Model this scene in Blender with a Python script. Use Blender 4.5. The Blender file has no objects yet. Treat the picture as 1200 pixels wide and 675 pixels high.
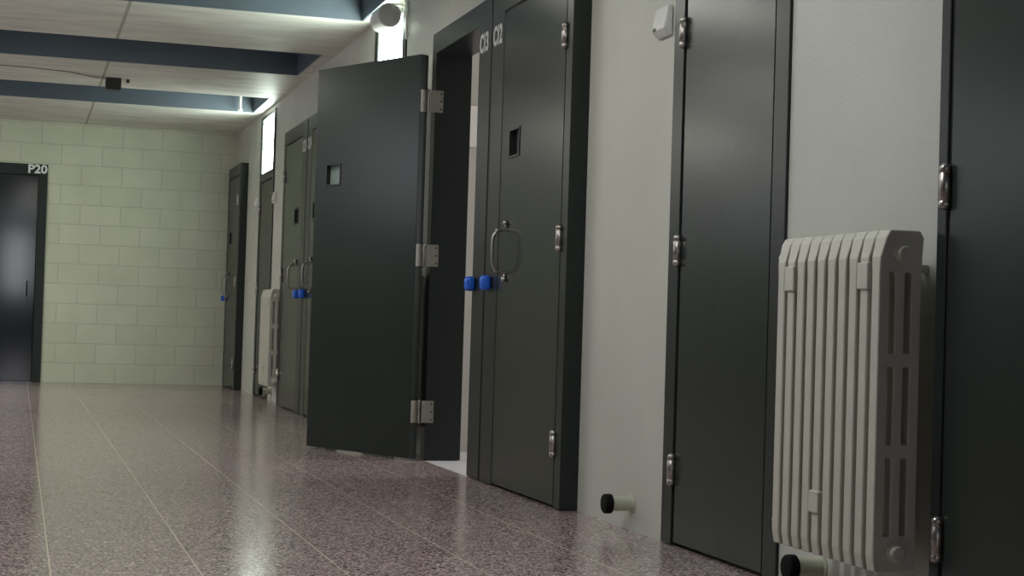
import bpy, bmesh, math, random
from mathutils import Matrix, Vector
random.seed(4)
S = bpy.context.scene
COL = S.collection
PI = math.pi

# ------------------------------------------------------------------ scene settings
S.view_settings.view_transform = 'Standard'
S.view_settings.look = 'None'
S.view_settings.gamma = 1
S.view_settings.use_curve_mapping = False
S.view_settings.exposure = 0.05

# ------------------------------------------------------------------ materials
def new_mat(name):
    m = bpy.data.materials.new(name); m.use_nodes = True
    nt = m.node_tree; b = nt.nodes['Principled BSDF']
    return m, nt, b

def N(nt, t, **kw):
    n = nt.nodes.new(t)
    for k, v in kw.items():
        if k in n.inputs: n.inputs[k].default_value = v
        else: setattr(n, k, v)
    return n

def coords(nt): return nt.nodes.new('ShaderNodeTexCoord').outputs['Object']

def mottled(name, c, rough=0.5, metal=0.0, var=0.06, scale=6.0, bump=0.0, bscale=200.0, rvar=0.0, spec=0.5):
    """A plain paint, metal or plastic with slight unevenness of colour, gloss and surface."""
    m, nt, b = new_mat(name)
    L = nt.links.new
    co = coords(nt)
    n = N(nt, 'ShaderNodeTexNoise', Scale=scale, Detail=4.0); L(co, n.inputs['Vector'])
    r = N(nt, 'ShaderNodeMapRange'); L(n.outputs['Fac'], r.inputs['Value'])
    r.inputs['From Min'].default_value = .3; r.inputs['From Max'].default_value = .7
    r.inputs['To Min'].default_value = 1 - var; r.inputs['To Max'].default_value = 1 + var
    v = N(nt, 'ShaderNodeVectorMath', operation='SCALE'); v.inputs[0].default_value = c
    L(r.outputs[0], v.inputs['Scale']); L(v.outputs[0], b.inputs['Base Color'])
    b.inputs['Roughness'].default_value = rough; b.inputs['Metallic'].default_value = metal
    b.inputs['Specular IOR Level'].default_value = spec
    if rvar:
        r2 = N(nt, 'ShaderNodeMapRange'); L(n.outputs['Fac'], r2.inputs['Value'])
        r2.inputs['From Min'].default_value = .3; r2.inputs['From Max'].default_value = .7
        r2.inputs['To Min'].default_value = rough - rvar; r2.inputs['To Max'].default_value = rough + rvar
        L(r2.outputs[0], b.inputs['Roughness'])
    if bump:
        n2 = N(nt, 'ShaderNodeTexNoise', Scale=bscale, Detail=2.0); L(co, n2.inputs['Vector'])
        bp = N(nt, 'ShaderNodeBump', Strength=bump, Distance=.002); L(n2.outputs['Fac'], bp.inputs['Height'])
        L(bp.outputs[0], b.inputs['Normal'])
    return m

M = {}
M['door'] = mottled('dark_grey_door_paint', (.027, .034, .0295), .24, var=.04, scale=2.5, rvar=.01, spec=.22)
M['gloss'] = mottled('glossy_dark_door_paint', (.016, .018, .021), .10, var=.04, scale=2.5, spec=.5)
M['frame'] = mottled('dark_grey_frame_paint', (.025, .030, .0285), .30, var=.05, scale=3, spec=.22)
M['gap'] = mottled('black_gap_shade', (.004, .004, .004), .7)  # black filler that paints the shade inside door gaps and joints
M['steel'] = mottled('satin_steel', (.44, .41, .38), .34, metal=1.0, var=.08, scale=40)
M['dull'] = mottled('dull_zinc', (.27, .26, .22), .55, metal=.3, var=.12, scale=60)
M['screw'] = mottled('dark_screw', (.08, .075, .07), .4, metal=.8)
M['cable'] = mottled('painted_cable', (.24, .22, .19), .6)
M['blue'] = mottled('blue_plastic', (.03, .16, .80), .2, var=.06, scale=20)
M['rad'] = mottled('cream_radiator_enamel', (.56, .55, .475), .42, var=.04, scale=8, bump=.06, bscale=90)
M['white'] = mottled('white_plastic', (.78, .78, .75), .4, var=.03, scale=12)
M['grille'] = mottled('grey_speaker_grille', (.60, .60, .57), .6, var=.08, scale=400)
M['rubber'] = mottled('black_rubber', (.004, .004, .004), .7, spec=.15)
M['stop'] = mottled('cream_stop_tube', (.50, .51, .40), .4, var=.05, scale=20)
M['black'] = mottled('black_plastic', (.008, .008, .008), .45)
M['letter'] = mottled('white_lettering', (.82, .82, .82), .5, var=.06, scale=60)
M['coffer'] = mottled('slate_blue_paint', (.115, .14, .17), .4, var=.06, scale=2.0)
M['cell'] = mottled('cell_wall_paint', (.46, .43, .38), .7, var=.05, scale=3)
M['cellfloor'] = mottled('pale_threshold_stone', (.62, .60, .60), .4, var=.10, scale=60)
M['board'] = mottled('pale_board', (.75, .70, .64), .6, var=.03)
M['glass'] = mottled('greenish_hatch_glass', (.22, .27, .25), .12, var=.05)
M['wall_left'] = mottled('dark_unseen_wall_paint', (.12, .12, .115), .7, var=.05, scale=3)  # unseen walls kept dark to cut bounced light

def m_plaster():
    m, nt, b = new_mat('stippled_wall_paint'); L = nt.links.new; co = coords(nt)
    n = N(nt, 'ShaderNodeTexNoise', Scale=1.6, Detail=5.0); L(co, n.inputs['Vector'])
    cr = N(nt, 'ShaderNodeValToRGB'); L(n.outputs['Fac'], cr.inputs['Fac'])
    cr.color_ramp.elements[0].position = .3; cr.color_ramp.elements[0].color = (.535, .54, .485, 1)
    cr.color_ramp.elements[1].position = .7; cr.color_ramp.elements[1].color = (.605, .61, .55, 1)
    L(cr.outputs['Color'], b.inputs['Base Color'])
    f = N(nt, 'ShaderNodeTexNoise', Scale=110.0, Detail=3.0); L(co, f.inputs['Vector'])
    bp = N(nt, 'ShaderNodeBump', Strength=.35, Distance=.002); L(f.outputs['Fac'], bp.inputs['Height']); L(bp.outputs[0], b.inputs['Normal'])
    b.inputs['Roughness'].default_value = .5
    b.inputs['Specular IOR Level'].default_value = .35
    return m
M['plaster'] = m_plaster()

def m_block():
    m, nt, b = new_mat('painted_concrete_block'); L = nt.links.new; co = coords(nt)
    sx = N(nt, 'ShaderNodeSeparateXYZ'); L(co, sx.inputs[0])
    ax = N(nt, 'ShaderNodeMath', operation='ADD'); L(sx.outputs['X'], ax.inputs[0]); ax.inputs[1].default_value = 4.105
    cx = N(nt, 'ShaderNodeCombineXYZ'); L(ax.outputs[0], cx.inputs['X']); L(sx.outputs['Z'], cx.inputs['Y'])
    br = N(nt, 'ShaderNodeTexBrick', offset=.5, offset_frequency=2)
    L(cx.outputs[0], br.inputs['Vector'])
    br.inputs['Scale'].default_value = 1.0
    br.inputs['Brick Width'].default_value = .394; br.inputs['Row Height'].default_value = .1985
    br.inputs['Mortar Size'].default_value = .006; br.inputs['Mortar Smooth'].default_value = .6
    br.inputs['Bias'].default_value = 0
    br.inputs['Color1'].default_value = (.56, .59, .46, 1); br.inputs['Color2'].default_value = (.60, .62, .50, 1)
    br.inputs['Mortar'].default_value = (.47, .495, .375, 1)
    n = N(nt, 'ShaderNodeTexNoise', Scale=3.0, Detail=6.0); L(co, n.inputs['Vector'])
    mx = N(nt, 'ShaderNodeMix', data_type='RGBA', blend_type='MULTIPLY'); mx.inputs[0].default_value = 1
    mr = N(nt, 'ShaderNodeMapRange'); L(n.outputs['Fac'], mr.inputs[0]); mr.inputs[3].default_value = .88; mr.inputs[4].default_value = 1.1
    L(br.outputs['Color'], mx.inputs[6]); L(mr.outputs[0], mx.inputs[7]); L(mx.outputs[2], b.inputs['Base Color'])
    f = N(nt, 'ShaderNodeTexNoise', Scale=70.0, Detail=3.0); L(co, f.inputs['Vector'])
    sb = N(nt, 'ShaderNodeMath', operation='MULTIPLY_ADD'); L(br.outputs['Fac'], sb.inputs[0]); sb.inputs[1].default_value = -1.0
    fm = N(nt, 'ShaderNodeMath', operation='MULTIPLY'); L(f.outputs['Fac'], fm.inputs[0]); fm.inputs[1].default_value = .3
    L(fm.outputs[0], sb.inputs[2])
    bp = N(nt, 'ShaderNodeBump', Strength=.5, Distance=.004); L(sb.outputs[0], bp.inputs['Height']); L(bp.outputs[0], b.inputs['Normal'])
    b.inputs['Roughness'].default_value = .6
    return m
M['block'] = m_block()

def m_concrete():
    m, nt, b = new_mat('painted_concrete_soffit'); L = nt.links.new; co = coords(nt)
    mp = N(nt, 'ShaderNodeMapping'); mp.inputs['Scale'].default_value = (1.3, 4.2, 1); L(co, mp.inputs['Vector'])
    n = N(nt, 'ShaderNodeTexNoise', Scale=1.6, Detail=6.0, Roughness=.6); L(mp.outputs[0], n.inputs['Vector'])
    cr = N(nt, 'ShaderNodeValToRGB'); L(n.outputs['Fac'], cr.inputs['Fac'])
    cr.color_ramp.elements[0].position = .32; cr.color_ramp.elements[0].color = (.56, .545, .50, 1)
    cr.color_ramp.elements[1].position = .62; cr.color_ramp.elements[1].color = (.76, .75, .70, 1)
    # shuttering joint along the corridor
    sx = N(nt, 'ShaderNodeSeparateXYZ'); L(co, sx.inputs[0])
    a = N(nt, 'ShaderNodeMath', operation='ADD'); L(sx.outputs['X'], a.inputs[0]); a.inputs[1].default_value = 1.52
    ab = N(nt, 'ShaderNodeMath', operation='ABSOLUTE'); L(a.outputs[0], ab.inputs[0])
    lt = N(nt, 'ShaderNodeMath', operation='LESS_THAN'); L(ab.outputs[0], lt.inputs[0]); lt.inputs[1].default_value = .011
    mx = N(nt, 'ShaderNodeMix', data_type='RGBA'); L(lt.outputs[0], mx.inputs[0]); L(cr.outputs['Color'], mx.inputs[6]); mx.inputs[7].default_value = (.36, .34, .29, 1)
    L(mx.outputs[2], b.inputs['Base Color'])
    f = N(nt, 'ShaderNodeTexNoise', Scale=45.0, Detail=3.0); L(co, f.inputs['Vector'])
    bp = N(nt, 'ShaderNodeBump', Strength=.15, Distance=.003); L(f.outputs['Fac'], bp.inputs['Height']); L(bp.outputs[0], b.inputs['Normal'])
    b.inputs['Roughness'].default_value = .52
    return m
M['concrete'] = m_concrete()

def m_terrazzo():
    m, nt, b = new_mat('polished_terrazzo'); L = nt.links.new; co = coords(nt)
    vo = N(nt, 'ShaderNodeTexVoronoi', Scale=150.0); L(co, vo.inputs['Vector'])
    sep = N(nt, 'ShaderNodeSeparateColor'); L(vo.outputs['Color'], sep.inputs[0])
    cr = N(nt, 'ShaderNodeValToRGB'); cr.color_ramp.interpolation = 'CONSTANT'; L(sep.outputs[0], cr.inputs['Fac'])
    e = cr.color_ramp.elements
    e[0].position = 0; e[0].color = (.045, .03, .032, 1)
    e[1].position = .2; e[1].color = (.25, .17, .17, 1)
    for p, c in ((.36, (.43, .32, .33, 1)), (.58, (.32, .25, .215, 1)), (.78, (.53, .42, .42, 1)), (.93, (.66, .58, .55, 1))):
        k = e.new(p); k.color = c
    # large soft tonal drift, slab by slab
    n = N(nt, 'ShaderNodeTexNoise', Scale=.9, Detail=3.0); L(co, n.inputs['Vector'])
    mr = N(nt, 'ShaderNodeMapRange'); L(n.outputs['Fac'], mr.inputs[0]); mr.inputs[3].default_value = .85; mr.inputs[4].default_value = 1.15
    mu = N(nt, 'ShaderNodeMix', data_type='RGBA', blend_type='MULTIPLY'); mu.inputs[0].default_value = 1
    L(cr.outputs['Color'], mu.inputs[6]); L(mr.outputs[0], mu.inputs[7])
    # pale joints every 40 cm along the corridor
    sx = N(nt, 'ShaderNodeSeparateXYZ'); L(co, sx.inputs[0])
    a = N(nt, 'ShaderNodeMath', operation='ADD'); L(sx.outputs['X'], a.inputs[0]); a.inputs[1].default_value = 8.0 - .009 + .2
    fl = N(nt, 'ShaderNodeMath', operation='MODULO'); L(a.outputs[0], fl.inputs[0]); fl.inputs[1].default_value = .4
    s2 = N(nt, 'ShaderNodeMath', operation='SUBTRACT'); L(fl.outputs[0], s2.inputs[0]); s2.inputs[1].default_value = .2
    ab = N(nt, 'ShaderNodeMath', operation='ABSOLUTE'); L(s2.outputs[0], ab.inputs[0])
    lt = N(nt, 'ShaderNodeMath', operation='LESS_THAN'); L(ab.outputs[0], lt.inputs[0]); lt.inputs[1].default_value = .0022
    mx = N(nt, 'ShaderNodeMix', data_type='RGBA'); L(lt.outputs[0], mx.inputs[0]); L(mu.outputs[2], mx.inputs[6]); mx.inputs[7].default_value = (.62, .54, .44, 1)
    L(mx.outputs[2], b.inputs['Base Color'])
    # polish: slightly uneven, a long wave in the surface
    r = N(nt, 'ShaderNodeMapRange'); L(n.outputs['Fac'], r.inputs[0]); r.inputs[3].default_value = .15; r.inputs[4].default_value = .19
    L(r.outputs[0], b.inputs['Roughness'])
    b.inputs['Specular IOR Level'].default_value = .7
    return m
M['terrazzo'] = m_terrazzo()

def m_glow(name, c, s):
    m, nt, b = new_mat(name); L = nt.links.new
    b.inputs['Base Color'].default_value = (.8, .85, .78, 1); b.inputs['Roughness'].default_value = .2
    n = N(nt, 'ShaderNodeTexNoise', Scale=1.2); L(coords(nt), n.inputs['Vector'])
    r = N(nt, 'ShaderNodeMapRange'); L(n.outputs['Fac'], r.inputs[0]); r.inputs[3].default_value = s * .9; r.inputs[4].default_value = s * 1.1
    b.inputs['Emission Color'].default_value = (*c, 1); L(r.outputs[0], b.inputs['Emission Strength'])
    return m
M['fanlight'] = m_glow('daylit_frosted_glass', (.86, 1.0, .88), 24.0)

M['tubelight'] = m_glow('lit_diffuser', (1.0, .97, .9), 5.0)

# ------------------------------------------------------------------ object helpers
def tag(o, label=None, cat=None, group=None, kind=None):
    if label: o['label'] = label
    if cat: o['category'] = cat
    if group: o['group'] = group
    if kind: o['kind'] = kind
    return o

def obj(name, bm, mat, parent=None, smooth=False, bevel=0.0, seg=2):
    if bm.faces: bmesh.ops.recalc_face_normals(bm, faces=bm.faces[:])
    me = bpy.data.meshes.new(name); bm.to_mesh(me); bm.free()
    for x in (mat if isinstance(mat, (list, tuple)) else [mat]): me.materials.append(x)
    if smooth:
        for p in me.polygons: p.use_smooth = True
    o = bpy.data.objects.new(name, me); COL.objects.link(o)
    if parent: o.parent = parent
    if bevel:
        md = o.modifiers.new('edge', 'BEVEL'); md.width = bevel; md.segments = seg; md.limit_method = 'ANGLE'; md.angle_limit = math.radians(40)
        md.harden_normals = False
    return o

def empty(name, loc, rz=0.0):
    o = bpy.data.objects.new(name, None); COL.objects.link(o); o.location = loc; o.rotation_euler = (0, 0, rz)
    o.empty_display_size = .1
    return o

def copy_tree(o, parent=None):
    c = o.copy(); COL.objects.link(c); c.parent = parent
    for ch in list(o.children): copy_tree(ch, c)
    return c

def BM(): return bmesh.new()

def box(bm, x0, x1, y0, y1, z0, z1, mi=0):
    r = bmesh.ops.create_cube(bm, size=1)
    bmesh.ops.transform(bm, matrix=Matrix.Translation(((x0+x1)/2, (y0+y1)/2, (z0+z1)/2)) @ Matrix.Diagonal((abs(x1-x0), abs(y1-y0), abs(z1-z0), 1)), verts=r['verts'])
    for f in {f for v in r['verts'] for f in v.link_faces}: f.material_index = mi
    return r['verts']

def slab(bm, us, vs, omit, t0, t1, place, warp=None):
    """A slab cut on a grid of us x vs with the cells in `omit` left open, from depth t0 to t1; place(u, v, t) gives the point."""
    vd = {}
    def V(i, j, k):
        if (i, j, k) not in vd:
            vd[(i, j, k)] = bm.verts.new(place(us[i], vs[j], (t0, t1)[k]))
        return vd[(i, j, k)]
    nu, nv = len(us)-1, len(vs)-1
    solid = lambda i, j: 0 <= i < nu and 0 <= j < nv and (i, j) not in omit
    for i in range(nu):
        for j in range(nv):
            if not solid(i, j): continue
            for k in (0, 1):
                bm.faces.new([V(i, j, k), V(i+1, j, k), V(i+1, j+1, k), V(i, j+1, k)])
            for (di, dj, a, b) in ((-1, 0, (i, j), (i, j+1)), (1, 0, (i+1, j), (i+1, j+1)), (0, -1, (i, j), (i+1, j)), (0, 1, (i, j+1), (i+1, j+1))):
                if not solid(i+di, j+dj):
                    bm.faces.new([V(*a, 0), V(*b, 0), V(*b, 1), V(*a, 1)])

def lathe(bm, prof, axis='Z', loc=(0, 0, 0), seg=24):
    """prof: (radius, height) pairs turned about an axis."""
    rings = []
    for r, h in prof:
        ring = []
        for k in range(seg if r > 1e-6 else 1):
            a = 2*PI*k/seg
            p = (r*math.cos(a), r*math.sin(a), h)
            if axis == 'X': p = (h, p[0], p[1])
            elif axis == 'Y': p = (p[0], h, p[1])
            ring.append(bm.verts.new(Vector(p)+Vector(loc)))
        rings.append(ring)
    for A, B in zip(rings, rings[1:]):
        for k in range(seg):
            a0, a1 = A[k % len(A)], A[(k+1) % len(A)]; b0, b1 = B[k % len(B)], B[(k+1) % len(B)]
            vs = []
            for v in (a0, a1, b1, b0):
                if v not in vs: vs.append(v)
            if len(vs) > 2: bm.faces.new(vs)
    if len(rings[0]) > 1: bm.faces.new(rings[0])
    if len(rings[-1]) > 1: bm.faces.new(rings[-1])

def tube(bm, pts, r, seg=10):
    pts = [Vector(p) for p in pts]; rings = []
    up = None
    for i, p in enumerate(pts):
        d = (pts[min(i+1, len(pts)-1)] - pts[max(i-1, 0)]).normalized()
        if up is None:
            up = d.orthogonal().normalized()
        else:
            up = (up - d*up.dot(d)).normalized()
        s = d.cross(up)
        rings.append([bm.verts.new(p + (up*math.cos(2*PI*k/seg) + s*math.sin(2*PI*k/seg))*r) for k in range(seg)])
    for A, B in zip(rings, rings[1:]):
        for k in range(seg): bm.faces.new([A[k], A[(k+1) % seg], B[(k+1) % seg], B[k]])
    bm.faces.new(rings[0]); bm.faces.new(rings[-1])

def arc_path(pts, rad, n=6):
    """Polyline with rounded corners."""
    P = [Vector(p) for p in pts]; out = [P[0]]
    for a, b, c in zip(P, P[1:], P[2:]):
        p0 = b + (a-b).normalized()*rad; p1 = b + (c-b).normalized()*rad
        for k in range(n+1):
            t = k/n; out.append((1-t)**2*p0 + 2*t*(1-t)*b + t*t*p1)
    out.append(P[-1]); return out

def text(name, s, size, width, loc, rot, mat, parent):
    cu = bpy.data.curves.new(name, 'FONT'); cu.body = s; cu.size = size; cu.extrude = .0012; cu.offset = size*.03
    cu.resolution_u = 4
    t = bpy.data.objects.new('lettering_curve', cu); COL.objects.link(t)
    bpy.context.view_layer.update()
    me = bpy.data.meshes.new_from_object(t.evaluated_get(bpy.context.evaluated_depsgraph_get()))
    bpy.data.objects.remove(t)
    xs = [v.co.x for v in me.vertices]; ys = [v.co.y for v in me.vertices]
    x0, x1, y0, y1 = min(xs), max(xs), min(ys), max(ys)
    for v in me.vertices:
        v.co.x = (v.co.x - x0)/(x1-x0)*width; v.co.y = (v.co.y-y0)/(y1-y0)*size
    me.materials.clear(); me.materials.append(mat)
    me.name = name
    o = bpy.data.objects.new(name, me); COL.objects.link(o); o.parent = parent
    o.location = loc; o.rotation_euler = rot
    return o
ON_RIGHT = (PI/2, 0, -PI/2)     # lettering on a face that looks to -X
ON_END = (PI/2, 0, 0)           # lettering on a face that looks to -Y

# ------------------------------------------------------------------ measures (metres; the right wall is X = 0, the floor Z = 0)
PERIOD = 4.885
END = 16.62
CEIL = 2.598
LEFT = -4.4
BACK = -3.6
PROUD = -.075                     # cell door units stand this far out of the wall
UNITS = [(.99, 3.252), (5.875, 8.12), (10.765, 13.01), (15.69, END)]
CLOSETS = [(4.155, 5.01), (9.04, 9.90), (13.98, 14.84)]
CLOSET_TOP = 2.56
UNIT_TOP = 2.222

# ------------------------------------------------------------------ the setting
bm = BM()
box(bm, LEFT-.2, .2, BACK-.2, END+.2, -.15, 0)
tag(obj('floor', bm, M['terrazzo']), 'polished pinkish brown terrazzo floor with pale joints', 'floor', kind='structure')

# right wall with its openings
ops = sorted([(a, b, UNIT_TOP) for a, b in UNITS] + [(a, b, CLOSET_TOP) for a, b in CLOSETS])
ys = [BACK]; 
for a, b, h in ops: ys += [a, b]
if ys[-1] < END: ys.append(END)
zs = [0, UNIT_TOP, CLOSET_TOP, CEIL]
om = set()
for i in range(len(ys)-1):
    for a, b, h in ops:
        if abs(ys[i]-a) < 1e-6:
            om.add((i, 0))
            if h > UNIT_TOP+.01: om.add((i, 1))
bm = BM(); slab(bm, ys, zs, om, 0.0, .118, lambda u, v, t: (t, u, v))
tag(obj('wall_right', bm, M['plaster']), 'pale grey painted wall along the cell doors', 'wall', kind='structure')

# end wall with the P20 doorway
PX0, PX1, PTOP = -3.02, -1.868, 2.172
bm = BM(); slab(bm, [LEFT, PX0, PX1, 0.2], [0, PTOP, CEIL], {(1, 0)}, END, END+.2, lambda u, v, t: (u, t, v))
tag(obj('wall_end', bm, M['block']), 'pale green painted concrete block wall closing the corridor', 'wall', kind='structure')

# left wall with an added row of unseen windows that let light in
ADDED_WIN = [(5.4, 7.4), (8.4, 10.4), (11.4, 13.4), (14.2, 16.0)]
ys = [BACK]
for a, b in ADDED_WIN: ys += [a, b]
ys.append(END)
om = {(i, 1) for i in range(1, len(ys)-1, 2)}
bm = BM(); slab(bm, ys, [0, 1.5, 2.4, CEIL], om, LEFT-.2, LEFT, lambda u, v, t: (t, u, v))
tag(obj('wall_left', bm, M['wall_left']), 'plain painted wall opposite the cell doors', 'wall', kind='structure')

def window(n, us, vs, plane, label):
    bm = BM()
    um = (us[0]+us[1])/2
    slab(bm, [us[0], us[0]+.06, um-.03, um+.03, us[1]-.06, us[1]], [vs[0], vs[0]+.06, vs[1]-.06, vs[1]], {(1, 1), (3, 1)}, 0, .06, plane)
    w = tag(obj('window_%d' % n, bm, M['frame'], bevel=.004), label, 'window', kind='structure')
    return w
for n, (a, b) in enumerate(ADDED_WIN):
    window(n+1, (a, b), (1.5, 2.4), lambda u, v, t: (LEFT-.13+t, u, v), 'added dark framed two light window in the unseen left wall')

# back wall with an unseen window, added and sized for the P20 reflection
bm = BM(); slab(bm, [LEFT, -2.45, -1.9, .2], [0, 1.05, 2.5, CEIL], {(1, 1)}, BACK-.2, BACK, lambda u, v, t: (u, t, v))
tag(obj('wall_back', bm, M['wall_left']), 'plain painted wall behind the viewer', 'wall', kind='structure')
window(len(ADDED_WIN)+1, (-2.45, -1.9), (1.05, 2.5), lambda u, v, t: (u, BACK-.13+t, v), 'added dark framed window in the unseen back wall')

# ceiling: concrete ribs with slate blue coffers between them
COFX0, COFX1 = -4.1, -.09
COF = [(11.29-2.445*4+2.445*k, 12.35-2.445*4+2.445*k) for k in range(-1, 6)]
ys = [BACK]
for a, b in COF: ys += [a, b]
ys.append(END+.2)
om = {(1, i) for i in range(1, len(ys)-1, 2)}
bm = BM(); slab(bm, [LEFT-.2, COFX0, COFX1, .2], ys, om, CEIL, CEIL+.1, lambda u, v, t: (u, v, t))
tag(obj('ceiling', bm, M['concrete']), 'pale concrete ceiling ribs', 'ceiling', kind='structure')
for a, b in COF:
    bm = BM()
    v = [bm.verts.new(p) for p in ((COFX0, a, CEIL+.1), (COFX1, a, CEIL+.1), (COFX1, b, CEIL+.1), (COFX0, b, CEIL+.1))]
    w = [bm.verts.new((p.co.x, p.co.y, CEIL+.62)) for p in v]
    for i in range(4): bm.faces.new([v[i], v[(i+1) % 4], w[(i+1) % 4], w[i]])
    bm.faces.new(w)
    # thin painted lining that comes down to the soffit on all four sides
    e = .012
    for x0, x1, y0, y1 in ((COFX0, COFX1, a, a+e), (COFX0, COFX1, b-e, b), (COFX0, COFX0+e, a+e, b-e), (COFX1-e, COFX1, a+e, b-e)):
        box(bm, x0, x1, y0, y1, CEIL+.002, CEIL+.35)
    tag(obj('ceiling_coffer', bm, M['coffer']), 'slate blue coffer between two concrete ribs', 'ceiling', kind='structure')

# ------------------------------------------------------------------ doors
def hinge_bm(r=.0145, h=.108):
    bm = BM()
    prof = [(0, -h/2)]
    for k in range(1, 6):
        a = k/5*PI/2; prof.append((r*math.sin(a), -h/2 + r*(1-math.cos(a))*.8))
    g = h/2*.62
    prof += [(r, -g), (r*.84, -g+.0015), (r, -g+.003), (r, g-.003), (r*.84, g-.0015), (r, g)]
    for k in range(5, 0, -1):
        a = k/5*PI/2; prof.append((r*math.sin(a), h/2 - r*(1-math.cos(a))*.8))
    prof.append((0, h/2))
    lathe(bm, prof, seg=20)
    return bm
HINGE_ME = None
def hinge(parent, loc):
    global HINGE_ME
    if HINGE_ME is None:
        o = obj('hinge', hinge_bm(), M['steel'], parent, smooth=True); HINGE_ME = o.data
    else:
        o = bpy.data.objects.new('hinge', HINGE_ME); COL.objects.link(o); o.parent = parent
    o.location = loc; return o

def handle(parent, x, y, zc):
    """A steel stirrup pull on two ball-ended posts, standing out to -X."""
    bm = BM(); out = .062; h = .095
    tube(bm, arc_path([(x, y, zc-h), (x-.012, y, zc-h), (x-out, y, zc-h+.012), (x-out, y, zc+h-.012), (x-.012, y, zc+h), (x, y, zc+h)], .04, 6), .0065, 12)
    for s in (-1, 1):
        z = zc + s*(h+.004)
        tube(bm, [(x-.004, y, z), (x-.004, y, z+s*.022)], .006, 10)
        r = bmesh.ops.create_uvsphere(bm, u_segments=14, v_segments=8, radius=.0125)
        bmesh.ops.translate(bm, vec=(x-.006, y, z+s*.024), verts=r['verts'])
    return obj('handle', bm, M['steel'], parent, smooth=True)

def lock_cover(parent, x, y, z):
    bm = BM(); box(bm, x-.045, x, y-.030, y+.030, z-.034, z+.034)
    bmesh.ops.bevel(bm, geom=[e for e in bm.edges], offset=.017, segments=4, profile=.5, affect='EDGES')
    o = obj('lock_cover', bm, M['blue'], parent, smooth=True); o['label'] = 'bright blue lock cover'
    return o

def viewer(parent, x, y0, y1, z0, z1, back):
    """Hatch set in a leaf: dark lining round a recessed pane."""
    bm = BM(); e = .008
    slab(bm, [y0, y0+e, y1-e, y1], [z0, z0+e, z1-e, z1], {(1, 1)}, x-.004, x+.03, lambda u, v, t: (t, u, v))
    h = obj('hatch', bm, M['frame'], parent)
    bm = BM(); box(bm, x+.022, x+.028, y0+e, y1-e, z0+e, z1-e)
    obj('pane', bm, back, h)
    return h

ND = [0]
def door(label):
    ND[0] += 1
    d = empty('door_%d' % ND[0], (0, 0, 0))
    return tag(d, label, 'door', kind='structure')

def cell_door(y0, y1, hinge_side, hw, lw, label, number=None, opened=False, fittings=True):
    """One cell door of a pair. y0 < y1 are the outer edges of its frame, hinge_side -1 for hinges at y0, +1 at y1; hw and lw are the widths of the hinge and the lock jamb."""
    d = door(label)
    a = y0 + (hw if hinge_side < 0 else lw); b = y1 - (hw if hinge_side > 0 else lw)   # clear opening
    top = 2.112
    bm = BM(); slab(bm, [y0, a, b, y1], [.004, top, UNIT_TOP-.001], {(1, 0)}, PROUD, .118, lambda u, v, t: (t, u, v))
    obj('frame', bm, M['frame'], d, bevel=.0025)
    hy = a if hinge_side < 0 else b
    ly = b if hinge_side < 0 else a
    s = -hinge_side                                          # from the hinges towards the lock
    lz = ly - s*.0                                           # lock edge of the leaf
    if fittings:
        lock_cover(d, PROUD, ly + s*(.11 if hinge_side < 0 else .035), .90)
    if not opened:
        g = .013
        e0, e1 = sorted((hy + s*g, ly - s*.004))
        v0, v1 = sorted((ly - s*.125, ly - s*.275))
        bm = BM()
        slab(bm, [e0, v0, v1, e1], [.012, 1.442, 1.568, top-.012], {(1, 1)}, PROUD+.002, PROUD+.05, lambda u, v, t: (t, u, v))
        lf = obj('leaf', bm, M['door'], d, bevel=.002)
        bm = BM(); box(bm, PROUD+.051, PROUD+.07, a, b, .006, top); box(bm, PROUD+.006, PROUD+.051, *sorted((hy, hy+s*(g-.001))), .012, top); box(bm, PROUD+.006, PROUD+.051, a, b, top-.0095, top)    # black filler standing in for the shade in the leaf gaps
        obj('gap_shade', bm, M['gap'], d)
        viewer(lf, PROUD+.002, v0, v1, 1.442, 1.568, M['black'])
        if fittings: handle(lf, PROUD, ly - s*.125, 1.035)
        for z in (.253, 1.06, 1.86): hinge(d, (PROUD-.006, hy + s*.003, z))
    if number:
        yy = {'near': y0+.165, 'far': y1-.012}
        w = .135 if lw > .15 else .1
        ynum = max(ly, ly+s*lw) - .018
        text('number', number, .092, w, (PROUD-.0015, ynum, 1.975), ON_RIGHT, M['letter'], d)['label'] = 'white number'
    return d

# the pair in the middle of the picture
MID = 7.010
dC12 = cell_door(5.875, MID-.014, -1, .075, .182, 'closed dark grey cell door numbered C12 with steel pull', 'C12')
dC13 = cell_door(MID+.014, 8.12, +1, .085, .195, 'open dark grey cell door numbered C13 swung back against the wall', 'C13', opened=True)
bm = BM(); box(bm, PROUD+.004, .1, MID-.014, MID+.014, .004, UNIT_TOP-.002); obj('gap_shade', bm, M['gap'], dC12)['label'] = 'black filler standing for the shade in the joint'  # joint shade made with a shallow black filler
# its leaf, swung wide open on the far hinges
BAR = Vector((-.110, 8.050)); DIR = Vector((-.451, .892)).normalized(); NRM = Vector((-DIR.y, DIR.x)); TH = .05
lp = empty('leaf', (BAR.x, BAR.y, 0), math.atan2(DIR.y, DIR.x)); lp.parent = dC13     # local +x runs along the leaf, +y to the side seen
bm = BM(); slab(bm, [.004, .650, .780, .880], [.012, 1.447, 1.569, 2.10], {(1, 1)}, 0.0, TH, lambda u, v, t: (u, t, v))
lf = obj('door_panel', bm, M['door'], lp, bevel=.002)
bm = BM(); e = .008
slab(bm, [.650, .650+e, .780-e, .780], [1.447, 1.447+e, 1.569-e, 1.569], {(1, 1)}, .006, TH+.003, lambda u, v, t: (u, t, v))
box(bm, .650+e, .780-e, .022, .026, 1.447+e, 1.569-e, 1)
obj('hatch', bm, [M['frame'], M['glass']], lp)
bm = BM()
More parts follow.
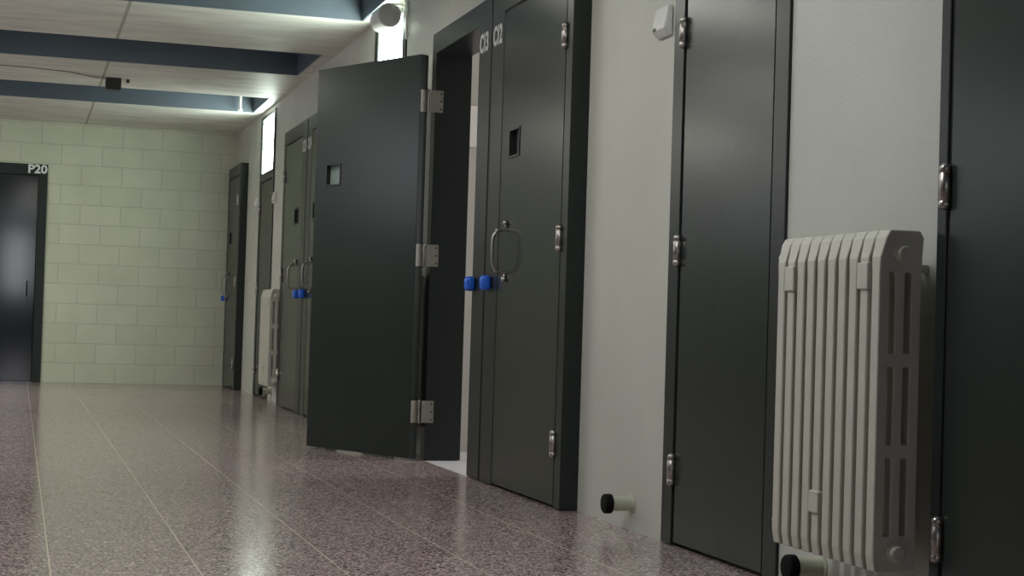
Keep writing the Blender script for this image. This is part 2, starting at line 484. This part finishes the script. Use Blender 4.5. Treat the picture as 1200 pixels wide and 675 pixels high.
tube(bm, [(.80, -.002, 1.13), (.80, -.055, 1.12), (.80, -.055, .95), (.80, -.002, .94)], .0065); obj('handle', bm, M['steel'], lp, smooth=True)
for z in (.253, 1.06, 1.86):
    # unfolded butt hinge: barrel, one plate on the leaf edge, one on the jamb
    bm = BM(); lathe(bm, [(0, -.062), (.007, -.06), (.0085, -.055), (.0085, .055), (.007, .06), (0, .062)], seg=14, loc=(BAR.x+.001, BAR.y-.006, z))
    hg = obj('hinge', bm, M['steel'], dC13, smooth=True)
    bm = BM(); y = 8.12-.085
    box(bm, BAR.x+.013, PROUD+.042, y-.003, y, z-.057, z+.057)
    for dz in (-.04, 0, .04):
        lathe(bm, [(.0045, .002), (.0055, 0)], 'Y', (PROUD+.030, y-.0055, z+dz), 10)
    for f in bm.faces:
        if f.calc_center_median().y < y-.0035: f.material_index = 1
    obj('plate', bm, [M['dull'], M['screw']], hg)
    bm = BM(); mw = Matrix.Translation((BAR.x, BAR.y, 0)) @ Matrix.Rotation(math.atan2(DIR.y, DIR.x), 4, 'Z')
    box(bm, .0005, .004, .004, TH-.003, z-.057, z+.057)
    bmesh.ops.transform(bm, matrix=mw, verts=bm.verts[:])
    obj('plate', bm, M['dull'], hg)

# the pair beyond it, and the one cut by the edge of the picture
F = PERIOD
cell_door(10.765, 11.886, -1, .075, .182, 'closed dark grey cell door half hidden behind the open C13 door', 'C14')
cell_door(11.914, 13.01, +1, .085, .195, 'closed dark grey cell door just beyond the open C13 door', 'C15')
cell_door(2.13, 3.252, +1, .038, .195, 'dark grey cell door beside the near radiator, cut by the picture edge', None)
cell_door(15.69, 16.61, -1, .085, .075, 'dark grey cell door at the corner with the block wall', None)
bm = BM()

def closet_door(y0, y1, label, transom_label):
    """Narrow service door with three hinges on its far side and a daylit pane above it."""
    d = door(label); jn, jf = .088, .085
    bm = BM()
    slab(bm, [y0, y0+jn, y1-jf, y1], [.003, 1.955, 2.03, CLOSET_TOP-.035, CLOSET_TOP-.001], {(1, 0), (1, 2)}, -.010, .12, lambda u, v, t: (t, u, v))
    obj('frame', bm, M['frame'], d, bevel=.002)
    bm = BM(); box(bm, -.006, .04, y0+jn+.013, y1-jf-.013, .012, 1.943)
    obj('leaf', bm, M['door'], d, bevel=.002)
    bm = BM(); box(bm, .041, .06, y0+jn, y1-jf, .006, 1.955); box(bm, .001, .041, y0+jn, y0+jn+.0125, .012, 1.955); box(bm, .001, .041, y1-jf-.0125, y1-jf, .012, 1.955); box(bm, .001, .041, y0+jn+.0125, y1-jf-.0125, 1.9435, 1.955); obj('gap_shade', bm, M['gap'], d)  # black filler in place of shade round the leaf
    for z in (.25, .977, 1.705): hinge(d, (-.014, y1-jf-.002, z))
    w = tag(empty('window_%d' % (len(ADDED_WIN)+2+CN[0]), (0, 0, 0)), transom_label, 'window', kind='structure'); CN[0] += 1
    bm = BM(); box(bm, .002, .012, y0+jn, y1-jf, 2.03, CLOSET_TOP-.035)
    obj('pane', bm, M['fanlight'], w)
CN = [0]
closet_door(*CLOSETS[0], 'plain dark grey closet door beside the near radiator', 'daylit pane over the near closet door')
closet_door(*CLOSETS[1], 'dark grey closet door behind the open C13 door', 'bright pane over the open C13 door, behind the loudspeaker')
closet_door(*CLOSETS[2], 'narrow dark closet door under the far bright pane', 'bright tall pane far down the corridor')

# the P20 door in the end wall
d = door('dark glossy door numbered P20 in the end wall')
bm = BM(); slab(bm, [PX0, PX0+.09, PX1-.085, PX1], [.004, 2.062, PTOP-.001], {(1, 0)}, END-.022, END+.12, lambda u, v, t: (u, t, v))
obj('frame', bm, M['frame'], d, bevel=.003)
bm = BM(); box(bm, PX0+.094, PX1-.089, END-.006, END+.04, .012, 2.058)
obj('leaf', bm, M['gloss'], d, bevel=.002)
bm = BM(); box(bm, PX0+.09, PX1-.085, END+.03, END+.06, .006, 2.062); obj('gap_shade', bm, M['gap'], d)
bm = BM(); tube(bm, arc_path([(PX1-.16, END-.006, 1.0), (PX1-.16, END-.06, 1.0), (PX1-.16, END-.06, .86), (PX1-.16, END-.006, .86)], .03), .008)
o = obj('handle', bm, M['black'], d, smooth=True)
text('number', 'P20', .088, .182, (PX1-.188, END-.0235, 2.079), ON_END, M['letter'], d)['label'] = 'white number'

# ------------------------------------------------------------------ the lit cell behind the open door
bm = BM()
box(bm, -.07, 2.9, 7.205, 8.034, -.1, .0015)
box(bm, .119, 2.9, 6.9, 7.205, -.1, .0015); box(bm, .119, 2.9, 8.034, 8.6, -.1, .0015)
tag(obj('floor.001', bm, M['cellfloor']), 'pale floor of the cell behind the open door', 'floor', kind='structure')
bm = BM()
box(bm, .119, 2.9, 8.6, 8.7, 0, 2.6); box(bm, .119, 2.9, 6.8, 6.9, 0, 2.6)
slab(bm, [6.8, 7.3, 8.3, 8.7], [0, 1.1, 2.2, 2.6], {(1, 1)}, 2.9, 3.0, lambda u, v, t: (t, u, v))
tag(obj('wall_cell', bm, M['cell']), 'pale wall inside the open cell', 'wall', kind='structure')
bm = BM(); box(bm, .119, 3.0, 6.8, 8.7, 2.6, 2.7)
tag(obj('ceiling.001', bm, M['cell']), 'ceiling of the open cell', 'ceiling', kind='structure')
bm = BM(); box(bm, .16, .62, 8.575, 8.6, 1.70, 1.93)
tag(obj('board', bm, M['board'], bevel=.003), 'pale board on the cell wall seen through the open doorway', 'board')

# ------------------------------------------------------------------ radiators
RW = .054
def radiator(loc, label):
    r = tag(empty('radiator', loc), label, 'radiator', 'column radiators on the corridor wall')
    # local: +x towards the wall (0 = front), +y along the wall, z up from the bottom of the columns
    D, H = .112, .80
    xs = [0, .027, .043, .069, .085, D]
    zs = [0, .035, .085, .265, .298, .478, .511, .70, .735, .782, H]
    om = {(i, j) for i in (1, 3) for j in (2, 4, 6)}
    def place(u, v, t):
        k = 0.0
        hw = .0178
        if v > .76: hw = .0262
        elif v > .72: hw = .0205
        x = u
        if v > .76: x = max(u, .012) if v < .79 else .022 + u*(D-.022-.010)/D
        if v < .02: x = max(u, .006)
        return (x, t*hw, v)
    bm = BM(); slab(bm, xs, zs, om, -1, 1, place)
    col = obj('column', bm, M['rad'], r, bevel=.004, seg=3)
    for k in range(10):
        c = col if k == 0 else col.copy()
        if k: COL.objects.link(c); c.parent = r
        c.location = (0, RW*(k+.5), 0)
    # header tubes that join the columns, then the end plugs
    bm = BM()
    bm.free()
    for z in (.745, .045):
        bm = BM(); lathe(bm, [(.021, .02), (.021, RW*10-.02)], 'Y', (.056, 0, z), 18)
        obj('header', bm, M['rad'], r, smooth=True)
    for z in (.745, .045):
        for y, s in ((.5*RW-.018, -1), (RW*9.5+.018, 1)):
            bm = BM(); lathe(bm, [(.026, 0), (.026, s*.006), (.019, s*.009), (.019, s*.016), (.015, s*.020), (.0, s*.020)], 'Y', (.058, y, z), 20)
            obj('plug', bm, M['rad'], r, bevel=.0015)
    for z in (.752, .05):
        bm = BM(); lathe(bm, [(.013, 0), (.013, .035), (.009, .04), (.009, .075), (0, .078)], 'Y', (.045, RW*9.5+.015, z), 16)
        obj('vent_plug', bm, M['rad'], r, smooth=False)
    for kk, z in ((1, .66), (8, .66), (5, .105)):
        bm = BM(); y = RW*(kk+.5); w = .0245
        slab(bm, [y-w, y-.0195, y+.0195, y+w], [z, z+.064 if z > .3 else z+.055], set(), -.006, .012, lambda u, v, t: (t, u, v))
        obj('clip', bm, M['rad'], r, bevel=.003)
    for kk in (2, 7):
        bm = BM(); y = RW*kk
        box(bm, D-.02, -loc[0]-.001, y-.010, y+.010, .705, .725)
        obj('bracket', bm, M['rad'], r)
    return r
radiator((-.185, 3.305, .163), 'cream column radiator with ten columns beside the closet door, near the viewer')
radiator((-.170, 8.20, .163), 'cream column radiator behind the open C13 door leaf')
radiator((-.135, 13.10, .150), 'small looking cream radiator far down the corridor beside the far closet door')

# ------------------------------------------------------------------ door stops
def stop(y, z, label, first=[None]):
    if first[0] is None:
        r = empty('door_stop', (0, y, z))
        bm = BM(); lathe(bm, [(.034, -.0), (.034, -.004), (.026, -.006), (.026, -.085)], 'X', seg=24); obj('tube', bm, M['stop'], r, smooth=False, bevel=.001)
        bm = BM(); lathe(bm, [(.020, -.080), (.034, -.080), (.035, -.084), (.035, -.104), (.031, -.109), (0, -.110)], 'X', seg=24)
        c = obj('cap', bm, M['rubber'], r, bevel=.002); c['label'] = 'black rubber cap'
        first[0] = r
    else:
        r = copy_tree(first[0]); r.location = (0, y, z)
    return tag(r, label, 'door stop', 'black capped door stops low on the wall')
stop(5.30, .095, 'cream door stop with black cap on bare wall beside the C12 door')
stop(3.90, .085, 'cream door stop with black cap under the near radiator')
stop(13.75, .085, 'cream door stop with black cap under the far radiator')

# ------------------------------------------------------------------ wall boxes
def call_box(y, z, label, first=[None]):
    """Sloping white box with a lens at its foot."""
    if first[0] is None:
        r = empty('wall_box', (0, y, z))
        bm = BM()
        prof = [(-.001, -.052), (-.012, -.052), (-.034, -.030), (-.034, -.018), (-.020, .052), (-.001, .052)]
        A = [bm.verts.new((x, -.056, zz)) for x, zz in prof]; B = [bm.verts.new((x, .056, zz)) for x, zz in prof]
        bm.faces.new(A); bm.faces.new(B)
        for i in range(len(A)): bm.faces.new([A[i], A[(i+1) % len(A)], B[(i+1) % len(A)], B[i]])
        obj('housing', bm, M['white'], r, bevel=.005)
        bm = BM(); box(bm, -.036, -.026, .018, .046, -.030, -.018); obj('lens', bm, M['screw'], r, bevel=.003)
        first[0] = r
    else:
        r = copy_tree(first[0]); r.location = (0, y, z)
    return tag(r, label, 'wall box', 'white boxes beside the closet doors')
call_box(5.105, 1.772, 'small white sloping box on the wall between the C12 door and the near closet door')
call_box(14.95, 1.772, 'tiny white box on the far side of the far closet door')
call_box(13.86, 1.755, 'tiny white box on the near side of the far closet door, above the far radiator')

# ------------------------------------------------------------------ loudspeaker on its bracket
r = tag(empty('loudspeaker', (-.118, 9.0, 2.478)), 'white cylindrical loudspeaker with grey face hung before the bright pane', 'loudspeaker')
bm = BM(); lathe(bm, [(.060, .004), (.066, 0), (.070, .004), (.070, .216), (.066, .22), (.060, .216)], 'Y', seg=36)
obj('housing', bm, M['white'], r, smooth=True, bevel=.001)
for y0, y1 in ((.003, .008), (.212, .217)):
    bm = BM(); lathe(bm, [(0, y0), (.0625, y0), (.0625, y1), (0, y1)], 'Y', seg=36); g = obj('grille', bm, M['grille'], r); g['label'] = 'grey round grille'
bm = BM()
tube(bm, arc_path([(.0, .11, .066), (.0, .11, .085), (.075, .11, .085), (.117, .11, .085)], .012), .008)
box(bm, .108, .117, .085, .135, .055, .115)
obj('bracket', bm, M['white'], r)
bm = BM(); tube(bm, [(-.012, 9.015, 2.597), (-.012, 9.015, 2.35)], .009, 12)
for z in (2.38, 2.55): box(bm, -.018, 0, 9.003, 9.027, z-.008, z+.008)
tag(obj('conduit', bm, M['white'], smooth=False), 'short white conduit on the wall beside the loudspeaker', 'conduit')

# ------------------------------------------------------------------ ceiling bits
r = tag(empty('ceiling_sensor', (-1.437, 13.22, CEIL)), 'small black box under the second concrete rib', 'sensor')
bm = BM(); box(bm, -.062, .062, -.05, .05, -.095, -.0005); obj('housing', bm, M['black'], r, bevel=.008)
bm = BM(); lathe(bm, [(0, -.03), (.012, -.028), (.012, 0)], 'Z', (.115, 0, 0), 12); obj('indicator', bm, M['black'], r)
bm = BM(); tube(bm, [(-1.50, 13.22, CEIL-.006), (-1.62, 13.16, CEIL-.006), (-1.78, 13.0, CEIL-.006), (-2.1, 12.9, CEIL-.006), (-2.9, 12.9, CEIL-.006)], .0035, 8)
tag(obj('cable', bm, M['cable']), 'thin dark cable on the ceiling running to the black box', 'cable')
bm = BM(); tube(bm, [(-.23, 14.70, CEIL-.004), (-.23, 14.70, CEIL+.34)], .013, 10)
lathe(bm, [(.022, 0), (.022, .02)], 'Z', (-.23, 14.70, CEIL-.004), 12)
tag(obj('hanging_rod', bm, M['white']), 'thin white upright rod in the far blue coffer near the wall', 'rod')

# ------------------------------------------------------------------ light
def area(name, loc, rot, sx, sy, power, color):
    l = bpy.data.lights.new(name, 'AREA'); l.shape = 'RECTANGLE'; l.size = sx; l.size_y = sy; l.energy = power; l.color = color
    o = bpy.data.objects.new(name, l); COL.objects.link(o); o.location = loc; o.rotation_euler = rot; return o
DAY = (.90, .93, 1.0)
for n, (a, b) in enumerate(ADDED_WIN):
    area('daylight', (LEFT-.35, (a+b)/2, 1.95), (0, -PI/2, 0), .9, b-a, (5, 16, 16, 8)[n], DAY)  # lamps outside the added left windows, brightening the corridor
area('daylight', (-2.175, BACK-.35, 1.78), (PI/2, 0, 0), .55, 1.45, 30, DAY)  # unseen lamp placed to reflect in the P20 door
# fluorescent fittings above the view; two added, unseen, at left brighten the end wall
for n, (x, y, p, c, lb) in enumerate(((-1.55, 8.15, 16, (1.0, .98, .91), 'long white fluorescent ceiling light on the rib above the open door'),
                                  (-1.55, 5.70, 9.5, (1.0, .98, .91), 'long white fluorescent ceiling light on the rib above the near closet'),
                                  (-1.75, 3.78, 25, (.93, .97, 1.0), 'long white fluorescent ceiling light on the rib above the near radiator'),
                                  (-3.35, 10.60, 24, (1.0, .98, .88), 'added unseen ceiling light at the left, brightening the mid corridor'),
                                  (-3.75, 14.00, 56, (1.0, .98, .88), 'added unseen ceiling light at far left, brightening the block wall'))):
    r = tag(empty('ceiling_light', (x, y, CEIL)), lb, 'ceiling light', 'fluorescent ceiling lights')
    bm = BM(); slab(bm, [-.62, -.6, .6, .62], [-.09, -.08, .08, .09], {(1, 1)}, -.06, -.001, lambda u, v, t: (u, v, t)); box(bm, -.6, .6, -.08, .08, -.02, -.001)
    obj('housing', bm, M['white'], r)
    bm = BM(); box(bm, -.6, .6, -.08, .08, -.055, -.045); obj('diffuser', bm, M['tubelight'], r)
    area('lamp', (x, y, CEIL-.064), (0, 0, 0), 1.2, .16, p, c)
area('daylight', (3.15, 7.8, 1.65), (0, PI/2, 0), 1.1, 1.0, 60, DAY)

w = bpy.data.worlds.new('world'); S.world = w; w.use_nodes = True
w.node_tree.nodes['Background'].inputs['Color'].default_value = (.75, .85, 1, 1)
w.node_tree.nodes['Background'].inputs['Strength'].default_value = .2

# ------------------------------------------------------------------ camera
cam = bpy.data.cameras.new('camera'); co = bpy.data.objects.new('camera', cam); COL.objects.link(co)
cam.sensor_width = 36; cam.lens = 36*1876.3/1200; cam.clip_start = .05
R = ((0.95512, -0.03622, 0.29399), (-0.29462, -0.01336, 0.95552), (0.03068, 0.99925, 0.02343))   # rows: X, Y, Z; columns: right, up, forward
m = Matrix(((R[0][0], R[0][1], -R[0][2]), (R[1][0], R[1][1], -R[1][2]), (R[2][0], R[2][1], -R[2][2])))
co.matrix_world = Matrix.Translation((-2.1, 0, .7115)) @ m.to_4x4()
S.camera = co
